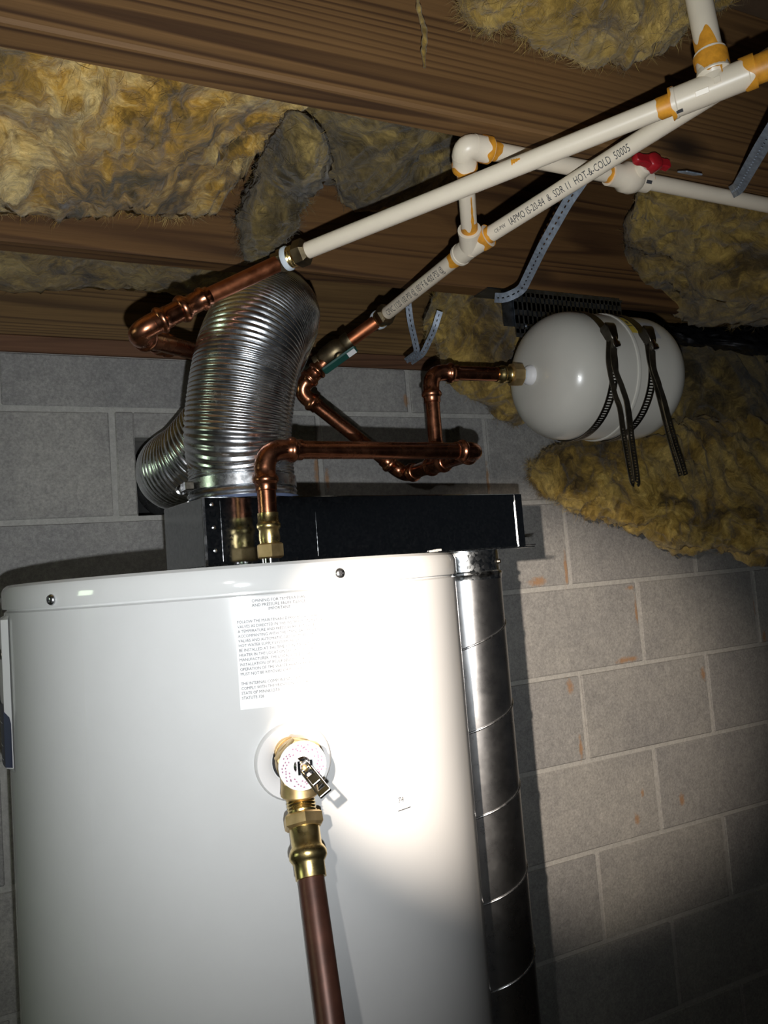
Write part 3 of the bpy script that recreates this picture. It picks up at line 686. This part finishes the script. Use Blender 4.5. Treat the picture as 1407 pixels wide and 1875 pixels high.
mb.lathe(HC-hb*.008, hb, [(0, .011), (.012, .0115), (.015, .009)], 8)
for s, L_ in ((-1, .030), (1, .024)):
    mb.rings([[HC+dbe*(s*t)+hs*(wd*i)+hb*(k*.0045) for i, k in ((-1, -1), (1, -1), (1, 1), (-1, 1))] for t, wd in ((0, .009), (L_*.6, .0055), (L_*.85, .0068), (L_, .004))])
build('handle', mb, M['red'], rvl, 40, .0012)
primer(rvl, VC-dbe*.036, -dbe, PR, .006, .003, 13.3); primer(rvl, VC+dbe*.024, dbe, PR*.95, .003, .002, 14.1); 
mb = MB(); mb.box(VC+dbe*.016+fc*.0136, (.008, .004, .001), (dbe, sidev, fc)); build('ink_mark', mb, M['black'], rvl, 0)

def drip(parent, A, d, r, L, w_, off=0):
    """thin run of orange primer down the side of a pipe that faces the room"""
    A = V(A); d = V(d).normalized(); f = CAM-A; f = (f-d*f.dot(d)).normalized(); u = f.cross(d); vs = []; fs = []
    for k in range(13):
        t = k/12; hw = w_*(1-.75*t)*(1+.25*math.sin(k*1.9))
        for sgn in (-1, 0, 1):
            th = off+sgn*hw/r; vs.append(A+d*(L*t)+(f*math.cos(th)+u*math.sin(th))*(r+.0006))
    for k in range(12): fs += [(3*k, 3*k+1, 3*k+4, 3*k+3), (3*k+1, 3*k+2, 3*k+5, 3*k+4)]
    return build('primer_run', MB().add(vs, fs), M['primer'], parent, 60)
drip(coldp, L2t+db*.034, db, PR, .055, .0022, -.45)
drip(hotp, L1t+upv*.022, -upv, .0146, .020, .0016, .5)
drip(hotp, L1t-d1*.20, d1, PR, .010, .003, .6)

# brass transition couplings
def transition(label, P, d, name='transition_coupling'):
    t = thing(name, label, 'coupling', P, 'brass pipe couplings'); d = V(d).normalized()
    build('hex_nut', MB().lathe(P+d*.002, d, [(0, .013), (.002, .0165), (.014, .0165), (.018, .0125)], 6), M['brassdull'], t, 30)
    build('threads', MB().lathe(P-d*.008, d, [(0, .0128), (.002, .0135), (.004, .0124), (.006, .0135), (.008, .0124), (.010, .013)], 24), M['brass'], t, 25)
    build('thread_tape', MB().lathe(P-d*.014, d, [(0, .0135), (.001, .0150), (.005, .0152), (.008, .0132)], 24), M['tape'], t, 40)
    build('adapter', MB().lathe(P-d*.030, d, [(0, .0105), (0, .0125), (.008, .0125), (.010, .0148), (.017, .0148)], 8), M['brassdull'], t, 30)
transition('tarnished brass coupling where the long cream pipe meets the left copper pipe', L1a, d1)
transition('tarnished brass coupling above the green-handled shutoff valve', L2a, d2a)

# ------------------------------------------------------------------ hot water copper run on the left
H1 = at(368, 549, .925); H2 = at(243, 613, .885); H3 = at(345, 645, 1.09)
hot = thing('copper_hot_line', 'reddish copper pipe crossing the flexible duct and doubling back at an elbow', 'pipe', L1a-uz*.1)
hd1 = (H1-L1a).normalized()
p_pipe(hot, L1a+hd1*.026, H1, .0098, 'oldcopper')
hd2 = (H2-H1).normalized()
mb = MB(); mb.lathe(H1-hd2*.012, hd2, [(0, .0100), (.001, .0115), (.006, .0115), (.008, .0138), (.012, .0138), (.014, .0118), (.030, .0118), (.033, .0150), (.037, .0165), (.041, .0150), (.043, .0128)], 24); build('reducer', mb, M['copper'], hot, 50)
p_pipe(hot, H1+hd2*.028, H2-hd2*.034, .0122)
p_elbow(hot, H2, H1, H3, .0112, Rb=.018, L=.022, tmax=.030)
H4 = at(425, 662, 1.15); p_pipe(hot, H2.lerp(H3, .2), H4); p_coupling(hot, H2.lerp(H3, .50), H3-H2, CR, .030)
H5 = V((H4.x, H4.y, TT-.0035)); p_elbow(hot, H4, H3, H5, Rb=.02); p_pipe(hot, H4-uz*.02, H5)

# ------------------------------------------------------------------ expansion tank, its bracket and bands
XR_ = .1035; XLn = .272
xt = thing('expansion_tank', 'off-white horizontal expansion tank hung below the knotty joist', 'expansion tank', XP0+V((XLn/2, 0, -XR_)))
prof = []
for k in range(13):
    a = math.pi/2*k/12; prof.append((.004+.066*(1-math.cos(a)), .012+(XR_-.012)*math.sin(a)**.74))
e = XLn
right = [(e-.066*(1-math.cos(math.pi/2*k/12)), .012+(XR_-.012)*math.sin(math.pi/2*k/12)**.74) for k in range(12, -1, -1)]
ex = V((1, 0, 0))
build('shell', MB().lathe(XP0, ex, prof+right, 72), M['exptank'], xt, 50)
build('girth_seam', MB().lathe(XP0+ex*.135, ex, [(-.004, XR_-.001), (-.003, XR_+.0016), (0, XR_+.0026), (.003, XR_+.0016), (.004, XR_-.001)], 72, False, False), M['exptank'], xt, 50)
build('connection_boss', MB().lathe(XP0-ex*.004, ex, [(0, .012), (.003, .0155), (.012, .017)], 24), M['plastic'], xt, 50)
def xpatch(s0, s1, a0, a1, r, n=8):
    mb = MB(); vs = []; fs = []
    for i in range(n+1):
        a = a0+(a1-a0)*i/n
        for s in (s0, s1): vs.append(XP0+ex*s+V((0, -math.cos(a), math.sin(a)))*r)
    for i in range(n): fs.append((2*i, 2*i+1, 2*i+3, 2*i+2))
    return mb.add(vs, fs)
build('yellow_warning_label', xpatch(.138, .152, .50, .95, XR_+.0004), M['yellow'], xt, 0)
build('grey_label', xpatch(.172, .196, .42, .80, XR_+.0004), M['grey_label'], xt, 0)
mb = xpatch(.140, .150, .66, .68, XR_+.0006, 3); q = xpatch(.143, .147, .72, .80, XR_+.0006, 3); mb.add(q.v, q.f); build('label_print', mb, M['black'], xt, 0)
# mounting bracket screwed under the joist
XC = XP0+ex*(XLn/2); btop = JB
bk = thing('tank_bracket', 'dark perforated steel bracket between the knotty joist and the expansion tank', 'bracket', V((XC.x, XC.y, XC.z+XR_)))
bx0, bx1 = XP0.x+.075, XP0.x+.320
by = 1.108; byf = XP0.y+.0
def ladder(x0, x1, y, z0, z1, nx, ny, t):
    mb = MB(); 
    for i in range(nx+1): xx = x0+(x1-x0)*i/nx; mb.box2((xx-.0032, y, z0), (xx+.0032, y+t, z1))
    for j in range(ny+1): zz = z0+(z1-z0)*j/ny; mb.box2((x0-.0035, y, zz-.0072), (x1+.0035, y+t, zz+.0072))
    return mb
build('face_plate', ladder(bx0-.02, bx1-.03, 1.104, XP0.z+XR_*.98, btop-.004, 24, 3, .002), M['bracket'], bk, 0)
build('back_plate', MB().box2((bx0-.045, 1.108, XP0.z+XR_*1.1), (bx1-.02, 1.110, btop-.002)), M['bracket'], bk, 0)
build('top_plate', MB().box2((bx0-.075, 1.104, btop-.003), (bx1-.02, 1.148, btop-.0005)), M['bracket'], bk, 0)
sv = []; sf = []
for k in range(13):
    a = math.pi*.5+.75*k/12+.02
    for xx in (bx0+.03, bx1-.06): sv.append(V((xx, XC.y-math.cos(a)*(XR_+.003), XC.z+math.sin(a)*(XR_+.003))))
for k in range(12): sf.append((2*k, 2*k+1, 2*k+3, 2*k+2))
build('saddle', MB().add(sv, sf), M['bracket'], bk, 30)
for s in (.0, .05, .10, .13, .185):
    build('bolt', MB().lathe(V((bx0+s, 1.104, XP0.z+XR_+.012+.02*((s*37) % 1.6))), (0, -1, 0), [(0, .003), (.003, .003), (.005, .0015)], 12), M['chrome'], bk, 40)
def strip(path, up_hint, wd, th, hole_step=0, slot=.5):
    """flat metal strip along a path; with hole_step it is a ladder with open slots"""
    path = [V(p) for p in path]; n = len(path); mb = MB()
    T = [(path[min(i+1, n-1)]-path[max(i-1, 0)]).normalized() for i in range(n)]
    hint = up_hint if callable(up_hint) else (lambda p: V(up_hint))
    def sec(i, a, b):
        nn = hint(path[i]); nn = (nn-T[i]*nn.dot(T[i])).normalized(); sd_ = T[i].cross(nn)
        return [path[i]+sd_*(a*wd/2)+nn*(-th/2), path[i]+sd_*(b*wd/2)+nn*(-th/2), path[i]+sd_*(b*wd/2)+nn*(th/2), path[i]+sd_*(a*wd/2)+nn*(th/2)]
    if not hole_step: mb.rings([sec(i, -1, 1) for i in range(n)]); return mb
    for a, b in ((-1, -.5*slot*1.3), (.5*slot*1.3, 1)): mb.rings([sec(i, a, b) for i in range(n)])
    for i in range(0, n-1):
        if i % hole_step == 0: mb.rings([sec(i, -.5*slot*1.35, .5*slot*1.35), sec(i+1, -.5*slot*1.35, .5*slot*1.35)])
    return mb
def on_xt(x, y, off=.006):
    D = ray(x, y); r = XR_+off; py, pz = XP0.y, XP0.z-ZC
    a = D.y*D.y+D.z*D.z; b = -2*(D.y*py+D.z*pz); c = py*py+pz*pz-r*r
    t = (-b-math.sqrt(max(0, b*b-4*a*c)))/2/a; return CAM+D*t
def hang(x, y, ref): D = ray(x, y); return CAM+D*((ref.y-.006)/D.y)
def clampband(s, label, tail, tail2):
    c = XP0+ex*s; t = thing('band_clamp', label, 'clamp', c-V((0, 0, XR_)), 'band clamps around the expansion tank')
    def cp(a, r): return c+V((0, -math.cos(a), math.sin(a)))*r
    out = lambda p: V((0, p.y-c.y, p.z-c.z))
    build('plain_band', strip([cp(.30+(2.9-.30)*k/30, XR_+.0014) for k in range(31)], out, .0155, .0012), M['band'], t, 30)
    nsl = 180
    build('slotted_band', strip([cp(.28-(4.0)*k/nsl, XR_+.0014) for k in range(nsl+1)], out, .0155, .0012, 2, .8), M['band'], t, 0)
    hpn = cp(.37, XR_+.008); nr = (hpn-c).normalized(); tg = V((0, math.sin(.37), math.cos(.37))); tg = (tg-nr*tg.dot(nr)).normalized()
    h = build('screw_housing', MB().rings([[hpn+tg*tq+ex*(i*wq)+nr*(k*hq-.001) for i, k in ((-1, -1), (1, -1), (1, 1), (-1, 1))] for tq, wq, hq in ((.016, .009, .007), (.010, .010, .0085), (-.006, .0075, .0075), (-.013, .006, .006))]), M['band'], t, 30, .001)
    build('clamp_screw', MB().lathe(hpn+nr*.002-tg*.010, -tg, [(0, .0045), (.010, .0045), (.010, .006), (.016, .006), (.017, .004)], 12), M['chrome'], h, 40)
    p0 = hpn-tg*.012+nr*.001
    pts = [p0]+tail
    path = resample(catmull(pts, 24), .0022)
    nf = lambda p: V((.15, -1, .15))
    def tail_of(path, wd):
        k = len(path)*6//10
        build('band_tail', strip(path[:k+1], nf, wd, .0012), M['tail'], t, 0); build('slotted_tail', strip(path[k:], nf, wd, .0012, 2, .5), M['tail'], t, 0)
    tail_of(path, .0135)
    if tail2: tail_of(resample(catmull([p0+V((-.006, .004, -.004))]+tail2, 24), .0022), .0120)
r1 = on_xt(1148, 735); r2 = on_xt(1136, 735); r3 = on_xt(1214, 735); r4 = on_xt(1208, 735)
clampband(.083, 'dark slotted band clamp near the brass end of the tank, its tail looped open', [on_xt(1126, 670, .010), on_xt(1140, 710, .008), hang(1150, 745, r1), hang(1158, 810, r1), hang(1167, 876, r1), hang(1164, 886, r1)], [on_xt(1116, 670, .006), on_xt(1126, 720, .005), hang(1136, 750, r1), hang(1144, 805, r1), hang(1157, 876, r1), hang(1162, 886, r1)])
clampband(.160, 'dark slotted band clamp near the far end of the tank, its tail folded flat', [on_xt(1197, 670, .010), on_xt(1208, 705, .010), hang(1217, 735, r3), hang(1234, 800, r3), hang(1257, 872, r3)], [on_xt(1192, 670, .006), on_xt(1204, 715, .006), hang(1212, 745, r3), hang(1227, 805, r3), hang(1247, 873, r3)])

# ------------------------------------------------------------------ perforated hanger straps
def hanger(label, pts, hint, wd=.0145):
    o = build('hanger_strap', strip(resample(fillet(pts, .012, 5),   .0045), hint, wd, .0013, 2, .20), M['strap'], None, 0); KEEP.append(o)
    return tag(o, label, 'strap', 'perforated hanger straps')
hanger('perforated grey strap slanting from the wide joist to the tank bracket', [at(1076, 318, .995), at(1040, 370, 1.03), at(995, 450, 1.09), at(955, 532, 1.185), at(925, 546, 1.20), at(905, 545, 1.215)], (lambda p: CAM-p))
hanger('perforated grey strap bent under the branch pipe past the red-handled valve', [at(1430, 215, .78), at(1395, 270, .85), at(1352, 345, .985), at(1340, 352, 1.02)], (lambda p: CAM-p), .016)
hanger('narrow perforated strap forming a V over the sill, upright leg', [at(746, 540, 1.30), at(752, 590, 1.32), at(765, 645, 1.36), at(742, 662, 1.42)], (lambda p: CAM-p), .0105)
hanger('narrow perforated strap forming a V over the sill, slanted leg', [at(806, 570, 1.33), at(795, 605, 1.34), at(775, 648, 1.375), at(752, 664, 1.425)], (lambda p: CAM-p), .0105)
o = build('pipe_clip', MB().box(at(1264, 317, .955), (.026, .016, .002), (ex, V((0, .9, .43)), V((0, -.43, .9)))), M['strap'], None, 30, .0005); tag(o, 'small bright metal clip on the joist beyond the red-handled valve', 'clip')

# ------------------------------------------------------------------ glass wool insulation
def wool(name, label, stations, mat, seed, amp=.03, nu=150, nv=84, fuzz=2600, side=None, cat='insulation', freq=7):
    """lumpy torn batt: stations are (point, half width, half thickness) along its run"""
    pts = [s[0] for s in stations]; P = catmull(pts, 24); n = len(P)-1; rings = []
    W = catmull([V((s[1], s[2], 0)) for s in stations], 24)
    for i in range(nu+1):
        f = i/nu*n; k = min(int(f), n-1); t = f-k; p = P[k].lerp(P[k+1], t); w_ = W[k].lerp(W[k+1], t)
        T = (P[min(k+1, n)]-P[max(k-1, 0)]).normalized()
        sd_ = V(side) if side else V((0, 1, 0)); sd_ = (sd_-T*sd_.dot(T)).normalized(); nn = T.cross(sd_)
        e = min(i, nu-i)/nu; tip = min(1, math.sqrt(max(0, e*9)))*.98+.02
        ring = []
        for j in range(nv):
            a = 2*math.pi*j/nv; ca_, sa_ = math.cos(a), math.sin(a)
            ca_ = math.copysign(abs(ca_)**.7, ca_); sa_ = math.copysign(abs(sa_)**.7, sa_)
            o = sd_*(ca_*w_.x)+nn*(sa_*w_.y); q = p+o*tip
            q0 = q+V((seed*5.3, seed*1.7, 0))
            wv = noise.noise_vector(q0*freq*.6)*amp*.9
            q1_ = q0+noise.noise_vector(q0*freq*1.6)*.035; dsp = noise.fractal(q0*freq, .8, 2.1, 4)*amp*.8-abs(noise.noise(q1_*freq*2.4))*amp*1.0-abs(noise.noise(q1_*freq*5.5))*amp*.55+noise.noise(q1_*freq*13)*amp*.2+amp*.4
            ring.append(q+wv*tip+o.normalized()*dsp)
        rings.append(ring)
    mb = MB().rings(rings); o = build(name, mb, M[mat], None, 180); KEEP.append(o)
    tag(o, label, cat, 'glass wool insulation batts' if cat == 'insulation' else None)
    rnd = random.Random(seed); fb = MB()
    up_ = V((0, 0, 1)); nf_ = fuzz*6
    for _ in range(nf_):
        i = rnd.randrange(2, nu-2); j = rnd.randrange(nv); p = rings[i][j]
        nr = (rings[i+1][j]-rings[i-1][j]).cross(rings[i][(j+1) % nv]-rings[i][j-1])
        if nr.length < 1e-12: continue
        nr.normalize(); c = P[min(n, int(i/nu*n))]
        if nr.dot(p-c) < 0: nr = -nr
        fl = noise.noise_vector(p*freq*1.1+V((seed, 9, 3)))*1.5+V((rnd.gauss(0, .35), rnd.gauss(0, .35), rnd.gauss(0, .35)))
        g = fl-nr*fl.dot(nr)
        if g.length < 1e-6: continue
        g.normalize(); L_ = rnd.uniform(.006, .026); sd2 = g.cross(nr)*rnd.uniform(.00010, .00032); lift = rnd.uniform(-.05, .2)
        bend = g.cross(nr)*rnd.gauss(0, .35)
        q0_ = p-nr*.0015; q1 = q0_+(g+nr*lift)*(L_*.4); q2 = q1+(g+bend+nr*lift*.5)*(L_*.35); q3 = q2+(g+bend*2-nr*lift*.4)*(L_*.3)
        fb.add([q0_-sd2, q0_+sd2, q1-sd2, q1+sd2, q2-sd2*.8, q2+sd2*.8, q3], [(0, 1, 3, 2), (2, 3, 5, 4), (4, 5, 6)])
    if fb.v:
        me = bpy.data.meshes.new('fibres'); me.from_pydata([tuple(v) for v in fb.v], [], fb.f); me.materials.append(M[mat])
        fo = bpy.data.objects.new('fibres', me); COL.objects.link(fo); fo.parent = o; fo['kind'] = 'stuff'
    return o
def P3(x, y, z): return V((x, y, ZC+z))
b1y = (.712+1.112)/2
wool('insulation_batt', 'large torn yellow insulation batt sagging between the two joists above the flexible duct', [(P3(-.75, b1y, .58), .215, .09), (P3(-.3, b1y, .575), .215, .095), (P3(-.02, b1y, .57), .215, .095), (P3(.12, b1y+.01, .565), .205, .085), (P3(.24, b1y+.03, .575), .185, .065), (P3(.33, b1y+.06, .60), .12, .04)], 'insul_pale', 1, .034, 200, 110, 5200)
wool('insulation_tuft', 'grey dusty tuft of insulation dangling down to the left brass coupling', [(at(575, 225, .99), .11, .03), (at(540, 275, 1.0), .095, .04), (at(505, 335, 1.02), .060, .036), (at(487, 395, 1.035), .036, .026), (at(484, 440, 1.045), .026, .018), (at(492, 474, 1.055), .012, .008)], 'insul_dark', 2, .02, 90, 60, 1500, None, 'insulation', 11)
wool('insulation_batt', 'dark ragged insulation remnant between the joists behind the plastic elbow', [(P3(.36, b1y+.02, .645), .17, .03), (P3(.50, b1y+.06, .63), .13, .045), (P3(.60, b1y+.10, .63), .10, .05), (P3(.72, b1y+.12, .67), .07, .03)], 'insul_dark', 3, .03, 110, 70, 1500)
wool('insulation_batt', 'thin strip of insulation pressed between the knotty joist and the band joist on the left', [(P3(-.8, 1.33, .585), .16, .05), (P3(-.2, 1.33, .580), .16, .055), (P3(.2, 1.33, .585), .16, .05), (P3(.5, 1.34, .61), .13, .04)], 'insul', 4, .026, 150, 60, 1500)
wool('insulation_batt', 'brownish insulation flap hanging left of the expansion tank below the bracket', [(at(805, 525, 1.47), .05, .022), (at(838, 562, 1.475), .085, .036), (at(876, 610, 1.49), .10, .040), (at(915, 665, 1.515), .085, .036), (at(940, 725, 1.54), .045, .025), (at(955, 775, 1.56), .02, .012)], 'insul_brown', 5, .028, 120, 70, 1800, (1, .1, .3))
wool('insulation_batt', 'big yellow insulation batt drooping in front of the block wall under the expansion tank', [(P3(1.02, 1.38, .205), .03, .015), (P3(1.12, 1.36, .185), .07, .04), (P3(1.26, 1.34, .150), .11, .06), (P3(1.48, 1.32, .135), .15, .075), (P3(1.75, 1.30, .145), .16, .08), (P3(2.05, 1.29, .155), .15, .08)], 'insul', 6, .036, 180, 90, 4200, (0, .25, 1))
wool('insulation_batt', 'shadowed brown insulation batt behind the far end of the expansion tank', [(P3(1.16, 1.37, .47), .05, .04), (P3(1.30, 1.40, .43), .11, .045), (P3(1.6, 1.40, .415), .13, .05), (P3(2.0, 1.40, .42), .13, .05), (P3(2.4, 1.40, .43), .13, .05)], 'insul_dark', 7, .034, 120, 70, 1500, (0, .3, 1))
wool('insulation_batt', 'yellow-brown insulation batt bulging under the branch pipe past the red-handled valve', [(P3(.98, b1y+.04, .60), .06, .03), (P3(1.10, b1y+.03, .57), .15, .06), (P3(1.28, b1y+.04, .54), .20, .085), (P3(1.6, b1y, .54), .215, .09), (P3(2.2, b1y, .56), .215, .09)], 'insul_brown', 8, .034, 130, 84, 2600)
wool('insulation_batt', 'yellow insulation batt at the top, hugging the wide joist beside the riser', [(atY(850, -25, .625), .03, .012), (atY(930, -12, .62), .045, .028), (atY(1030, 0, .615), .05, .035), (atY(1150, 15, .61), .05, .038), (atY(1250, -10, .605), .05, .03), (atY(1360, -60, .60), .05, .03)], 'insul', 9, .026, 110, 70, 2200)
mb = MB(); rnd = random.Random(5)
tuft = build('insulation_shred', MB().tube(catmull([at(764, -12, .80), at(768, 20, .795), at(778, 60, .79), at(776, 95, .79), at(778, 124, .792)], 8), [.0008+.0032*abs(noise.noise(V((k*.23, 3.1, 0))))+.0016*math.sin(k/32*math.pi) for k in range(33)], 8), M['insul'], None, 60)
tag(tuft, 'thin shred of insulation dangling down the face of the wide joist', 'insulation')
wool('foil_facing', 'crumpled dark foil facing above the brown batt beyond the tank', [(P3(1.10, 1.22, .475), .03, .006), (P3(1.25, 1.24, .465), .06, .010), (P3(1.5, 1.25, .47), .07, .012), (P3(1.8, 1.26, .48), .05, .008)], 'debris', 12, .022, 80, 40, 0, (0, .8, .5), 'foil', 14)
